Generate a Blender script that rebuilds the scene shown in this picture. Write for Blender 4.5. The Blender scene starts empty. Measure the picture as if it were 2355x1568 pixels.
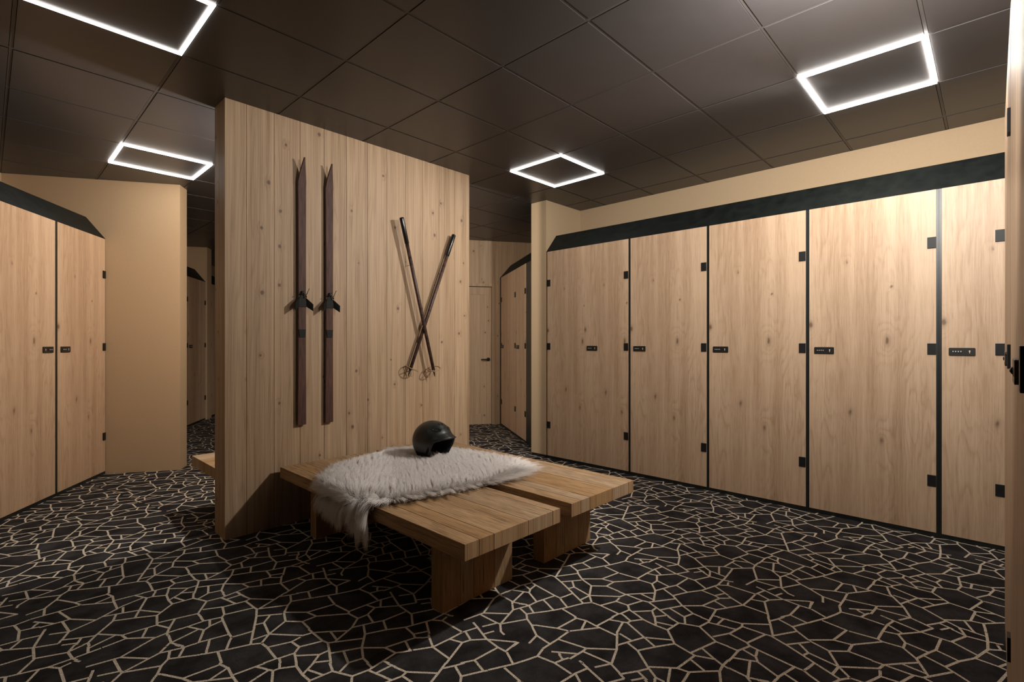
import bpy, bmesh, math, random
import numpy as np
from mathutils import Vector, Matrix
random.seed(7)
S = bpy.context.scene
COL = S.collection
PI = math.pi

# ------------------------------------------------------------------ camera, world, exposure
cam_d = bpy.data.cameras.new('camera')
cam = bpy.data.objects.new('camera', cam_d); COL.objects.link(cam)
cam_d.sensor_width = 36.0
cam_d.lens = 36.0 * 1159.0 / 2355.0
cam_d.shift_y = 3.7 / 2355.0
cam_d.clip_start = 0.01
YAW = math.radians(43.694)                      # heading, measured from +X
cam.location = (0, 0, 1.2)
cam.rotation_euler = (PI / 2, 0, YAW - PI / 2)
S.camera = cam
S.view_settings.view_transform = 'Standard'
S.view_settings.look = 'None'
S.view_settings.gamma = 1.0
S.view_settings.use_curve_mapping = False
S.view_settings.exposure = 0.0
W = bpy.data.worlds.new('world'); S.world = W
W.use_nodes = True
W.node_tree.nodes['Background'].inputs[0].default_value = (0.9, 0.85, 0.8, 1)
W.node_tree.nodes['Background'].inputs[1].default_value = 0.02
# how strongly each ceiling frame burns (right front, right back, left front, left back)
GLOW = dict(front_right=78, back_right=22, front_left=9, back_left=30)

def lamp(name, loc, watts, col, rad, rot=None, size=None, cone=None):
    d = bpy.data.lights.new(name, 'AREA' if size else 'SPOT' if cone else 'POINT'); d.energy = watts; d.color = col
    if size: d.shape = 'RECTANGLE'; d.size, d.size_y = size
    else: d.shadow_soft_size = rad
    if cone: d.spot_size, d.spot_blend = math.radians(cone[0]), cone[1]
    o = bpy.data.objects.new(name, d); COL.objects.link(o); o.location = loc
    if rot is not None: o.rotation_euler = Vector(rot).to_track_quat('-Z', 'Y').to_euler()
    return o
# added area fill, no fixture, high out of view, washing the right-hand lockers
lamp('added_fill_area', (1.92, 0.16, 2.42), 90, (1.0, 0.95, 0.90), 0.05, rot=(0.86, 0.44, 0.48), size=(0.12, 0.12))
lamp('added_fill_spot', (0.85, 0.60, 2.25), 75, (1.0, 0.95, 0.90), 0.06, rot=(1.05, -0.66, -0.55), cone=(66, 0.8))  # added spot without a fixture, brightening the near lockers at the right edge
# added key spot inside the front right frame, for ski shadows, partition and benches
lamp('added_key_spot', (3.45, 0.55, 2.62), 235, (1.0, 0.94, 0.87), 0.05, rot=(-1.85, 2.45, -1.75), cone=(86, 0.6))
# lamp on the rear of the partition, lighting the slanted wing
lamp('partition_rear_lamp', (1.75, 3.685, 2.25), 108, (1.0, 0.93, 0.85), 0.05)

CE = 2.688                                      # ceiling height
ROT = math.radians(57.5)                        # heading of the slanted wing
W0 = Vector((1.274, 5.55, 0))                   # corner of the slanted wing
RA = Vector((math.cos(ROT), math.sin(ROT), 0))
RN = Vector((-math.sin(ROT), math.cos(ROT), 0))
def wing(p, q, z=0.0):
    v = W0 + RA * p + RN * q
    return Vector((v.x, v.y, z))

# ------------------------------------------------------------------ object helpers
def link(name, me, mats, parent=None):
    o = bpy.data.objects.new(name, me); COL.objects.link(o)
    for m in (mats if isinstance(mats, (list, tuple)) else [mats]):
        me.materials.append(m)
    if parent is not None: o.parent = parent
    return o
def tag(o, label=None, cat=None, group=None, kind=None):
    if label: o['label'] = label
    if cat: o['category'] = cat
    if group: o['group'] = group
    if kind: o['kind'] = kind
    return o
def empty(name, loc, rz=0.0):
    o = bpy.data.objects.new(name, None); COL.objects.link(o)
    o.location = loc; o.rotation_euler = (0, 0, rz); o.empty_display_size = 0.1
    return o

class MB:
    """collects shapes and links them as one mesh"""
    def __init__(s):
        s.bm = bmesh.new(); s.lay = s.bm.faces.layers.float.new('board')
    def _fin(s, faces, rnd, mi, smooth):
        for f in faces:
            f[s.lay] = rnd; f.material_index = mi; f.smooth = smooth
    def box(s, a, b, rnd=0.0, mi=0, bev=0.0, skip=()):
        (x0, y0, z0), (x1, y1, z1) = a, b
        v = [s.bm.verts.new(p) for p in ((x0,y0,z0),(x1,y0,z0),(x1,y1,z0),(x0,y1,z0),(x0,y0,z1),(x1,y0,z1),(x1,y1,z1),(x0,y1,z1))]
        fs = []
        for i, q in enumerate(((3,2,1,0),(4,5,6,7),(0,1,5,4),(1,2,6,5),(2,3,7,6),(3,0,4,7))):
            if i in skip: continue
            fs.append(s.bm.faces.new([v[k] for k in q]))
        s._fin(fs, rnd, mi, False)
        if bev:
            es = list({e for f in fs for e in f.edges})
            r = bmesh.ops.bevel(s.bm, geom=es, offset=bev, segments=2, affect='EDGES', profile=0.5)
            s._fin(r['faces'], rnd, mi, False)
            for f in fs:
                if f.is_valid: f[s.lay] = rnd
        return s
    def quad(s, pts, rnd=0.0, mi=0):
        f = s.bm.faces.new([s.bm.verts.new(p) for p in pts]); s._fin([f], rnd, mi, False); return s
    def prism(s, poly, axis, lo, hi, rnd=0.0, mi=0, bev=0.0, smooth=False):
        """extrude a 2D polygon along an axis ('x','y','z')"""
        def P(a, b, c):
            return {'z': (a, b, c), 'y': (a, c, b), 'x': (c, a, b)}[axis]
        n = len(poly)
        A = [s.bm.verts.new(P(a, b, lo)) for a, b in poly]
        B = [s.bm.verts.new(P(a, b, hi)) for a, b in poly]
        fs = [s.bm.faces.new(A), s.bm.faces.new(B)]
        caps = list(fs); sides = []
        for i in range(n):
            sides.append(s.bm.faces.new((A[i], A[(i+1) % n], B[(i+1) % n], B[i])))
        s._fin(fs, rnd, mi, False); s._fin(sides, rnd, mi, smooth)
        if bev:
            es = list({e for f in caps for e in f.edges})
            r = bmesh.ops.bevel(s.bm, geom=es, offset=bev, segments=2, affect='EDGES', profile=0.5)
            s._fin(r['faces'], rnd, mi, smooth)
        return s
    def tube(s, pts, rad, seg=10, mi=0, rnd=0.0, closed=False, caps=True, flat=None):
        pts = [Vector(p) for p in pts]; n = len(pts)
        rads = rad if isinstance(rad, (list, tuple)) else [rad] * n
        rings = []; up = None
        for i, p in enumerate(pts):
            if closed: t = pts[(i+1) % n] - pts[i-1]
            else: t = pts[min(i+1, n-1)] - pts[max(i-1, 0)]
            t.normalize()
            if up is None:
                up = Vector((0, 0, 1)) if abs(t.z) < 0.9 else Vector((1, 0, 0))
            x = up - t * up.dot(t); x.normalize(); y = t.cross(x); up = x
            fl = flat or (1, 1)
            rings.append([s.bm.verts.new(p + (x * math.cos(2*PI*k/seg) * fl[0] + y * math.sin(2*PI*k/seg) * fl[1]) * rads[i]) for k in range(seg)])
        fs = []
        for i in range(n if closed else n - 1):
            a, b = rings[i], rings[(i+1) % n]
            for k in range(seg):
                fs.append(s.bm.faces.new((a[k], a[(k+1) % seg], b[(k+1) % seg], b[k])))
        s._fin(fs, rnd, mi, True)
        if caps and not closed:
            c = [s.bm.faces.new(rings[0][::-1]), s.bm.faces.new(rings[-1])]; s._fin(c, rnd, mi, False)
        return s
    def ellipsoid(s, c, r, mi=0, nu=20, nv=12):
        m = Matrix.Translation(c) @ Matrix.Diagonal((r[0], r[1], r[2], 1))
        q = bmesh.ops.create_uvsphere(s.bm, u_segments=nu, v_segments=nv, radius=1.0, matrix=m)
        fs = list({f for v in q['verts'] for f in v.link_faces}); s._fin(fs, 0.0, mi, True)
        return s
    def build(s, name, mats, parent=None):
        bmesh.ops.recalc_face_normals(s.bm, faces=s.bm.faces[:])
        me = bpy.data.meshes.new(name); s.bm.to_mesh(me); s.bm.free()
        return link(name, me, mats, parent)

# ------------------------------------------------------------------ materials
class NT:
    def __init__(s, name):
        s.m = bpy.data.materials.new(name); s.m.use_nodes = True
        s.t = s.m.node_tree; s.b = s.t.nodes['Principled BSDF']
    def n(s, typ, ins=None, out=0, **props):
        nd = s.t.nodes.new(typ)
        for k, v in props.items(): setattr(nd, k, v)
        for k, v in (ins or {}).items():
            if isinstance(v, bpy.types.NodeSocket): s.t.links.new(v, nd.inputs[k])
            else: nd.inputs[k].default_value = v
        return nd.outputs[out]
    def math(s, op, a, b=0.0, c=0.0):
        return s.n('ShaderNodeMath', {0: a, 1: b, 2: c}, operation=op)
    def vec(s, x, y, z=0.0):
        return s.n('ShaderNodeCombineXYZ', {0: x, 1: y, 2: z})
    def noise(s, v, scale=1.0, detail=2.0, rough=0.5, dist=0.0):
        return s.n('ShaderNodeTexNoise', {'Vector': v, 'Scale': scale, 'Detail': detail, 'Roughness': rough, 'Distortion': dist})
    def ramp(s, fac, stops):
        nd = s.t.nodes.new('ShaderNodeValToRGB'); s.t.links.new(fac, nd.inputs[0])
        e = nd.color_ramp.elements
        while len(e) > len(stops): e.remove(e[-1])
        while len(e) < len(stops): e.new(0.5)
        for el, (p, c) in zip(e, stops):
            el.position = p; el.color = (c, c, c, 1) if isinstance(c, (int, float)) else (*c, 1)
        return nd.outputs[0]
    def mix(s, f, a, b, blend='MIX'):
        nd = s.t.nodes.new('ShaderNodeMix'); nd.data_type = 'RGBA'; nd.blend_type = blend
        for i, v in ((0, f), (6, a), (7, b)):
            if isinstance(v, bpy.types.NodeSocket): s.t.links.new(v, nd.inputs[i])
            else: nd.inputs[i].default_value = v if i == 0 else (*v, 1)
        return nd.outputs[2]
    def to(s, inp, v):
        if isinstance(v, bpy.types.NodeSocket): s.t.links.new(v, s.b.inputs[inp])
        else: s.b.inputs[inp].default_value = v
    def bump(s, h, strength=0.2, dist=0.002):
        s.to('Normal', s.n('ShaderNodeBump', {'Height': h, 'Strength': strength, 'Distance': dist}))

def plain(name, col, rough=0.5, spec=0.5, metal=0.0, mott=0.0, scale=30.0, bump=0.0):
    t = NT(name); t.to('Roughness', rough); t.to('Specular IOR Level', spec); t.to('Metallic', metal)
    if mott or bump:
        co = t.n('ShaderNodeTexCoord', out=3)
        nz = t.noise(co, scale, 4.0, 0.6)
        t.to('Base Color', t.mix(t.ramp(nz, [(0.3, 0.0), (0.7, 1.0)]), tuple(c * (1 - mott) for c in col), tuple(c * (1 + mott) for c in col)))
        if bump: t.bump(nz, bump, 0.001)
    else: t.to('Base Color', (*col, 1))
    return t.m

def grain_coords(t, grain, board=True):
    tc = t.t.nodes.new('ShaderNodeTexCoord')
    sp = t.t.nodes.new('ShaderNodeSeparateXYZ'); t.t.links.new(tc.outputs['Object'], sp.inputs[0])
    sn = t.t.nodes.new('ShaderNodeSeparateXYZ'); t.t.links.new(tc.outputs['Normal'], sn.inputs[0])
    x, y, z = sp.outputs
    if grain == 'z': s_ = t.math('MULTIPLY_ADD', y, t.math('ABSOLUTE', sn.outputs[0]), x); g = z
    elif grain == 'y': s_ = t.math('MULTIPLY_ADD', z, t.math('ABSOLUTE', sn.outputs[0]), x); g = y
    else: s_ = t.math('MULTIPLY_ADD', z, t.math('ABSOLUTE', sn.outputs[1]), y); g = x
    r = t.n('ShaderNodeAttribute', out=2, attribute_name='board')
    return s_, g, r

def oak(name, light, dark, knots):
    """pale oak decor: flowing cathedral grain round a few knots, the same sheet on every door"""
    t = NT(name)
    s_, g, r = grain_coords(t, 'z')
    wv = t.vec(t.math('MULTIPLY', s_, 16.0), t.math('MULTIPLY', g, 7.0), 2.0)
    wq = t.n('ShaderNodeSeparateColor', {0: t.n('ShaderNodeTexNoise', {'Vector': wv, 'Scale': 1.0, 'Detail': 3.0}, out=1)}, out=0)
    ks = t.math('MULTIPLY_ADD', t.math('SUBTRACT', wq, 0.5), 0.05, s_)
    kg = t.math('MULTIPLY_ADD', t.math('SUBTRACT', t.noise(wv, 1.7, 2.0), 0.5), 0.05, g)
    warp = t.noise(t.vec(t.math('MULTIPLY', s_, 3.6), t.math('MULTIPLY', g, 0.55), 3.1), 1.0, 3.0, 0.5, 0.3)
    f = t.math('MULTIPLY_ADD', warp, 17.0, t.math('MULTIPLY', s_, 10.0))
    core = None
    for (kx, kz, sx, sz, amp, dk) in knots:
        dx = t.math('MULTIPLY', t.math('SUBTRACT', ks, kx), 1.0 / sx)
        dz = t.math('MULTIPLY', t.math('SUBTRACT', kg, kz), 1.0 / sz)
        r2 = t.math('MULTIPLY_ADD', dx, dx, t.math('MULTIPLY', dz, dz))
        ge = t.math('POWER', 2.718, t.math('MULTIPLY', r2, -1.0))
        f = t.math('MULTIPLY_ADD', ge, amp, f)
        if dk:
            gc = t.math('MULTIPLY', t.math('POWER', 2.718, t.math('MULTIPLY', r2, -22.0)), dk)
            gc = t.math('MULTIPLY_ADD', t.math('POWER', 2.718, t.math('MULTIPLY', r2, -4.0)), dk * 0.22, gc)
            core = gc if core is None else t.math('ADD', core, gc)
    wob = t.noise(t.vec(t.math('MULTIPLY', s_, 60.0), t.math('MULTIPLY', g, 3.0)), 1.0, 3.0)
    ring = t.math('FRACT', t.math('MULTIPLY_ADD', wob, 0.7, f))
    rl = t.ramp(ring, [(0.0, 0.35), (0.10, 0.05), (0.55, 0.12), (0.88, 1.0), (1.0, 0.35)])
    fade = t.ramp(t.noise(t.vec(t.math('MULTIPLY', s_, 5.0), t.math('MULTIPLY', g, 0.9), 9.0), 1.0, 2.0), [(0.38, 0.12), (0.66, 1.0)])
    fine = t.noise(t.vec(t.math('MULTIPLY', s_, 190.0), t.math('MULTIPLY', g, 4.0)), 1.0, 4.0, 0.65)
    pore = t.ramp(t.noise(t.vec(t.math('MULTIPLY', s_, 330.0), t.math('MULTIPLY', g, 11.0)), 1.0, 2.0), [(0.30, 1.0), (0.42, 0.0)])
    tone = t.noise(t.vec(t.math('MULTIPLY', s_, 11.0), t.math('MULTIPLY', g, 0.28), 5.0), 1.0, 3.0, 0.6)
    k = t.math('MULTIPLY', t.math('MULTIPLY', rl, fade), 0.27)
    k = t.math('MULTIPLY_ADD', t.ramp(fine, [(0.36, 0.0), (0.68, 1.0)]), 0.30, k)
    k = t.math('MULTIPLY_ADD', t.ramp(tone, [(0.34, 0.0), (0.68, 1.0)]), 0.46, k)
    k = t.math('MULTIPLY_ADD', pore, 0.20, k)
    c = t.mix(k, light, dark)
    if core is not None:
        c = t.mix(t.math('MINIMUM', core, 0.8), c, (0.11, 0.055, 0.025))
    t.to('Base Color', c); t.to('Roughness', 0.45); t.to('Specular IOR Level', 0.35)
    t.bump(fine, 0.12, 0.001)
    return t.m

def pine(name, light, dark, knotc, board=True, rough=0.55, seed=0.0):
    """knotty softwood boards, each board its own piece of timber"""
    t = NT(name)
    s_, g, r = grain_coords(t, 'z')
    off = t.math('MULTIPLY_ADD', r, 37.0, seed)
    kv = t.vec(t.math('MULTIPLY_ADD', s_, 5.0, off), t.math('MULTIPLY_ADD', g, 4.2, off), 0.0)
    vo = t.t.nodes.new('ShaderNodeTexVoronoi'); vo.voronoi_dimensions = '2D'; t.t.links.new(kv, vo.inputs['Vector'])
    vo.inputs['Scale'].default_value = 1.0
    cs = t.t.nodes.new('ShaderNodeSeparateColor'); t.t.links.new(vo.outputs['Color'], cs.inputs[0])
    has = t.math('GREATER_THAN', cs.outputs[0], 0.60)
    size = t.math('MULTIPLY_ADD', cs.outputs[1], 0.035, 0.022)
    kd = t.math('DIVIDE', vo.outputs['Distance'], size)
    kd = t.math('ADD', kd, t.math('MULTIPLY', t.math('SUBTRACT', t.noise(t.vec(t.math('MULTIPLY', s_, 60.0), t.math('MULTIPLY', g, 40.0)), 1.0, 2.0), 0.5), 0.9))
    kmask = t.math('MULTIPLY', t.ramp(t.math('MULTIPLY', kd, 0.5), [(0.25, 0.9), (0.5, 0.55), (0.62, 0.0)]), has)
    halo = t.math('MULTIPLY', t.ramp(t.math('MULTIPLY', kd, 0.2), [(0.1, 1.0), (0.9, 0.0)]), has)
    w = t.noise(t.vec(t.math('MULTIPLY_ADD', s_, 9.0, off), t.math('MULTIPLY', g, 0.32), off), 1.0, 2.0, 0.5, 0.2)
    f = t.math('MULTIPLY_ADD', w, 13.0, t.math('MULTIPLY', s_, 26.0))
    f = t.math('MULTIPLY_ADD', halo, 0.8, f)
    ring = t.ramp(t.math('FRACT', f), [(0.0, 0.25), (0.55, 0.1), (0.85, 0.75), (1.0, 0.25)])
    fine = t.noise(t.vec(t.math('MULTIPLY_ADD', s_, 150.0, off), t.math('MULTIPLY', g, 1.6)), 1.0, 4.0, 0.65)
    tone = t.noise(t.vec(t.math('MULTIPLY_ADD', s_, 22.0, off), t.math('MULTIPLY', g, 0.3), off), 1.0, 2.0)
    k = t.math('MULTIPLY', ring, 0.3)
    k = t.math('MULTIPLY_ADD', t.ramp(fine, [(0.36, 0.0), (0.66, 1.0)]), 0.36, k)
    k = t.math('MULTIPLY_ADD', t.ramp(tone, [(0.32, 0.0), (0.7, 1.0)]), 0.38, k)
    k = t.math('MULTIPLY_ADD', halo, 0.14, k)
    c = t.mix(k, light, dark)
    c = t.mix(kmask, c, knotc)
    t.to('Base Color', c); t.to('Roughness', rough); t.to('Specular IOR Level', 0.35)
    t.bump(fine, 0.15, 0.001)
    return t.m

def rustic(name, grain, light, dark, crackc, warm):
    """weathered, open-grained solid oak"""
    t = NT(name)
    s_, g, r = grain_coords(t, grain)
    off = t.math('MULTIPLY', r, 23.0)
    w = t.noise(t.vec(t.math('MULTIPLY_ADD', s_, 14.0, off), t.math('MULTIPLY', g, 0.9), off), 1.0, 3.0, 0.5, 0.3)
    f = t.math('MULTIPLY_ADD', w, 9.0, t.math('MULTIPLY', s_, 30.0))
    ring = t.ramp(t.math('FRACT', f), [(0.0, 0.3), (0.5, 0.0), (0.85, 0.9), (1.0, 0.3)])
    fine = t.noise(t.vec(t.math('MULTIPLY_ADD', s_, 230.0, off), t.math('MULTIPLY', g, 9.0)), 1.0, 4.0, 0.65)
    crack = t.ramp(t.noise(t.vec(t.math('MULTIPLY_ADD', s_, 150.0, off), t.math('MULTIPLY', g, 6.0), 4.0), 1.0, 2.0), [(0.30, 1.0), (0.40, 0.0)])
    tone = t.noise(t.vec(t.math('MULTIPLY_ADD', s_, 18.0, off), t.math('MULTIPLY', g, 1.2), off), 1.0, 3.0)
    k = t.math('MULTIPLY', ring, 0.25)
    k = t.math('MULTIPLY_ADD', t.ramp(fine, [(0.35, 0.0), (0.65, 1.0)]), 0.5, k)
    k = t.math('MULTIPLY_ADD', t.ramp(tone, [(0.3, 0.0), (0.7, 1.0)]), 0.4, k)
    c = t.mix(k, light, dark)
    c = t.mix(t.ramp(t.math('FRACT', t.math('MULTIPLY', r, 7.31)), [(0.3, 0.0), (0.9, 0.75)]), c, warm, 'MULTIPLY')
    c = t.mix(t.math('MULTIPLY', crack, 0.75), c, crackc)
    t.to('Base Color', c); t.to('Roughness', 0.6); t.to('Specular IOR Level', 0.3)
    t.bump(t.math('SUBTRACT', fine, crack), 0.45, 0.0015)
    return t.m

KN = [  # x, z, spread x, spread z, ring amplitude, darkness of the core
    (0.452, 1.19, 0.055, 0.10, 3.4, 0.9), (0.245, 0.70, 0.050, 0.10, 2.6, 0.75), (0.420, 0.53, 0.045, 0.09, 2.0, 0.6),
    (0.470, 1.53, 0.022, 0.03, 1.0, 0.9), (0.012, 1.30, 0.060, 0.10, 3.6, 0.9), (0.222, 1.72, 0.030, 0.03, 1.0, 0.6),
    (0.410, 1.95, 0.060, 0.30, 4.0, 0.0), (0.100, 0.95, 0.050, 0.28, 2.2, 0.0), (0.560, 0.85, 0.060, 0.30, 3.0, 0.0), (0.42, 0.22, 0.06, 0.25, 4.0, 0.0)]
M = {}
M['oak'] = oak('pale_oak', (0.645, 0.465, 0.315), (0.30, 0.175, 0.092), KN)
M['pine'] = pine('knotty_pine', (0.48, 0.342, 0.215), (0.195, 0.112, 0.055), (0.11, 0.062, 0.042))
M['spruce'] = pine('spruce_boards', (0.54, 0.40, 0.26), (0.32, 0.205, 0.115), (0.12, 0.065, 0.035), seed=4.0)
M['rustic_y'] = rustic('rustic_oak_long', 'y', (0.58, 0.42, 0.27), (0.19, 0.112, 0.053), (0.05, 0.03, 0.018), (0.95, 0.78, 0.52))
M['rustic_x'] = rustic('rustic_oak_cross', 'x', (0.58, 0.42, 0.27), (0.19, 0.112, 0.053), (0.05, 0.03, 0.018), (0.95, 0.78, 0.52))
M['rustic_z'] = rustic('rustic_oak_upright', 'z', (0.46, 0.315, 0.18), (0.23, 0.135, 0.065), (0.05, 0.03, 0.015), (0.95, 0.72, 0.45))
M['black'] = plain('black_coated_steel', (0.010, 0.012, 0.011), 0.38, 0.5, 0.0, 0.2, 300.0, 0.15)
M['hood'] = plain('blackened_sheet', (0.0075, 0.0095, 0.0085), 0.65, 0.22, 0.0, 0.5, 14.0)
M['lock'] = plain('black_plastic', (0.012, 0.012, 0.011), 0.4)
M['dial'] = plain('dial_wheel', (0.03, 0.03, 0.03), 0.3)
M['white'] = plain('white_print', (0.75, 0.73, 0.70), 0.5)
M['brass'] = plain('keyhole_rose', (0.70, 0.50, 0.36), 0.4)
M['tan'] = plain('tan_paint', (0.46, 0.335, 0.207), 0.75, 0.2, 0.0, 0.02, 60.0)
M['hardware'] = plain('black_hardware', (0.010, 0.010, 0.010), 0.5, 0.3)
M['ceiling'] = plain('dark_ceiling_tile', (0.046, 0.042, 0.043), 0.36, 0.5, 0.0, 0.05, 8.0)
M['tbar'] = plain('ceiling_rail', (0.06, 0.053, 0.05), 0.45)
M['gap'] = plain('ceiling_gap', (0.012, 0.01, 0.01), 0.8)
t = NT('carpet')
co = t.n('ShaderNodeTexCoord', out=3)
n1 = t.noise(co, 7.0, 4.0, 0.6); n2 = t.noise(co, 130.0, 3.0, 0.7)
cc = t.mix(t.ramp(n1, [(0.38, 0.0), (0.70, 1.0)]), (0.007, 0.006, 0.006), (0.062, 0.058, 0.059))
t.to('Base Color', t.mix(t.ramp(n2, [(0.3, 0.0), (0.75, 1.0)]), cc, (0.022, 0.019, 0.019))); t.to('Roughness', 0.95); t.to('Specular IOR Level', 0.15)
t.bump(n2, 0.4, 0.002); M['carpet'] = t.m
t = NT('carpet_line')
co = t.n('ShaderNodeTexCoord', out=3)
n2 = t.noise(co, 260.0, 3.0, 0.7)
t.to('Base Color', t.mix(t.ramp(n2, [(0.38, 0.0), (0.55, 1.0)]), (0.27, 0.22, 0.16), (0.74, 0.65, 0.52))); t.to('Roughness', 0.95); t.to('Specular IOR Level', 0.1)
M['line'] = t.m

# ------------------------------------------------------------------ structure
# floor: dark carpet with an irregular net of pale lines, repeating about every metre
TILE = "378,998,335,946 482,1000,467,981 467,981,425,924 425,924,407,900 782,998,857,940 857,940,910,907 904,997,857,940 984,995,952,1000 821,954,789,869 679,916,789,869 626,1000,678,917 678,917,679,853 679,853,698,832 679,853,619,868 619,868,582,932 582,932,618,996 619,868,601,796 524,997,487,902 487,902,426,922 581,933,487,902 487,902,433,868 490,898,553,779 540,773,503,775 503,775,429,823 503,775,502,758 415,1000,464,980 288,999,280,988 267,999,278,987 278,987,333,945 333,945,405,898 405,898,433,868 433,868,429,823 429,823,405,727 366,741,405,727 310,960,281,879 948,886,996,890 912,906,948,886 948,886,946,811 946,811,923,733 999,817,981,794 946,811,982,793 982,793,1000,780 55,430,39,384 75,376,10,385 10,385,2,386 998,387,924,401 64,419,52,417 31,491,2,457 49,461,3,455 999,454,993,389 993,389,998,364 918,510,996,454 991,706,937,607 937,607,913,507 913,507,851,442 1000,723,986,695 983,693,932,719 932,719,865,740 865,740,781,763 932,719,885,672 862,739,866,691 866,691,937,607 937,607,997,560 865,688,807,671 807,671,761,683 808,669,779,606 787,858,781,763 781,763,769,748 769,748,764,684 700,829,769,748 761,683,702,649 702,649,598,627 704,647,775,602 775,602,812,575 812,575,913,546 809,574,768,513 742,623,698,565 698,565,626,502 626,502,583,446 583,446,574,410 699,563,768,513 768,513,825,457 825,457,903,413 903,413,934,395 927,396,945,358 978,361,945,358 823,457,804,395 804,395,789,370 789,370,809,338 901,410,854,355 854,355,843,342 805,393,853,356 789,370,675,425 596,791,590,758 590,758,574,675 574,675,576,644 576,644,548,600 548,600,498,527 590,758,636,700 636,700,675,647 633,699,610,633 576,644,671,549 590,758,554,775 501,754,498,718 498,718,573,672 498,717,464,698 464,698,431,640 409,721,462,698 413,718,399,692 459,676,509,608 509,608,546,599 509,608,463,584 469,582,501,547 536,579,625,505 572,544,534,473 534,473,579,448 626,502,675,425 675,425,673,364 673,364,713,326 713,326,720,321 749,385,713,326 670,365,599,370 612,365,614,343 85,376,97,374 993,362,1000,343 945,353,923,230 163,259,92,242 92,242,2,281 93,241,146,144 73,240,57,145 57,145,59,131 59,131,12,97 12,97,1,74 57,145,3,182 245,147,250,127 253,115,255,103 216,167,185,144 185,144,63,130 185,144,252,103 252,103,283,94 253,100,211,51 211,121,186,75 186,75,152,51 152,51,121,10 121,10,112,2 186,75,211,51 211,51,262,1 311,33,289,3 60,128,152,51 123,12,126,1 982,0,911,6 937,109,982,4 5,234,1,226 999,223,985,197 985,197,937,118 937,118,914,46 914,46,908,6 985,197,923,230 923,230,861,244 861,244,779,267 833,336,821,323 821,323,779,267 814,334,821,323 721,321,779,267 779,267,756,165 857,241,865,186 865,186,897,168 897,168,934,118 930,218,897,168 959,147,997,124 865,186,729,157 914,46,799,78 799,78,760,109 799,78,792,62 107,998,66,956 66,956,44,885 130,996,158,907 158,907,166,855 158,907,271,873 277,881,273,873 273,873,277,826 277,826,260,768 260,768,240,674 275,828,207,817 166,855,204,814 204,814,255,760 265,772,364,738 337,745,348,704 166,855,90,870 90,870,4,891 90,866,94,746 94,746,149,645 66,956,5,955 7,822,2,816 3,851,42,763 2,772,71,750 71,750,94,746 68,748,55,630 299,684,265,682 265,682,151,642 151,642,55,627 179,649,186,645 5,671,54,629 54,629,21,584 7,735,2,722 348,697,357,669 357,669,376,663 376,663,418,620 396,690,378,664 345,687,303,685 354,668,288,575 288,575,248,518 260,667,239,613 191,641,235,612 235,612,288,575 288,575,329,476 216,620,186,569 186,569,107,504 107,504,65,463 65,463,59,434 187,570,249,516 249,516,309,458 429,638,418,620 418,620,400,559 400,559,393,508 463,582,402,560 428,563,438,495 496,530,471,482 471,482,393,508 393,508,309,458 309,458,280,389 280,389,273,371 471,482,490,399 490,399,413,320 533,471,482,457 490,399,548,374 548,374,592,371 570,408,563,379 544,373,549,296 610,344,610,321 610,321,611,305 550,338,608,323 499,287,444,335 282,389,413,320 413,320,405,275 310,258,267,270 267,270,224,274 224,274,168,261 335,357,293,306 293,306,267,270 267,270,260,250 273,371,290,301 271,373,160,410 239,380,196,319 110,505,160,410 160,410,160,368 160,368,196,319 196,319,225,276 99,502,65,530 65,530,16,578 143,432,69,420 159,368,101,373 17,581,1,560 65,530,36,488 5,531,41,498 65,463,51,463 609,303,611,250 611,250,667,147 548,292,550,268 612,248,585,246 585,246,502,283 587,244,575,155 575,155,574,134 574,134,538,77 538,77,495,18 495,18,482,2 727,159,673,146 673,146,585,129 700,147,736,119 736,119,763,101 733,119,698,62 698,62,670,45 670,45,624,3 790,59,766,13 696,65,763,13 763,13,775,2 580,128,670,45 501,282,471,213 471,213,453,199 575,155,472,211 453,199,442,170 442,170,399,42 399,42,393,13 393,13,382,0 402,270,395,237 453,199,397,234 397,234,338,247 338,247,307,256 412,218,390,176 441,171,391,172 391,172,364,163 337,245,352,189 352,189,360,163 360,163,303,88 353,187,244,181 262,247,245,187 245,187,224,172 242,179,248,150 250,142,256,117 401,40,303,88 303,88,286,92 334,69,313,36 539,79,608,2 577,35,526,1 497,17,524,1 416,0,394,11"
E1 = np.array([.9715, .2008]); E2 = np.array([-.2018, .9712]); O0 = np.array([1.4895, 1.3831])
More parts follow.
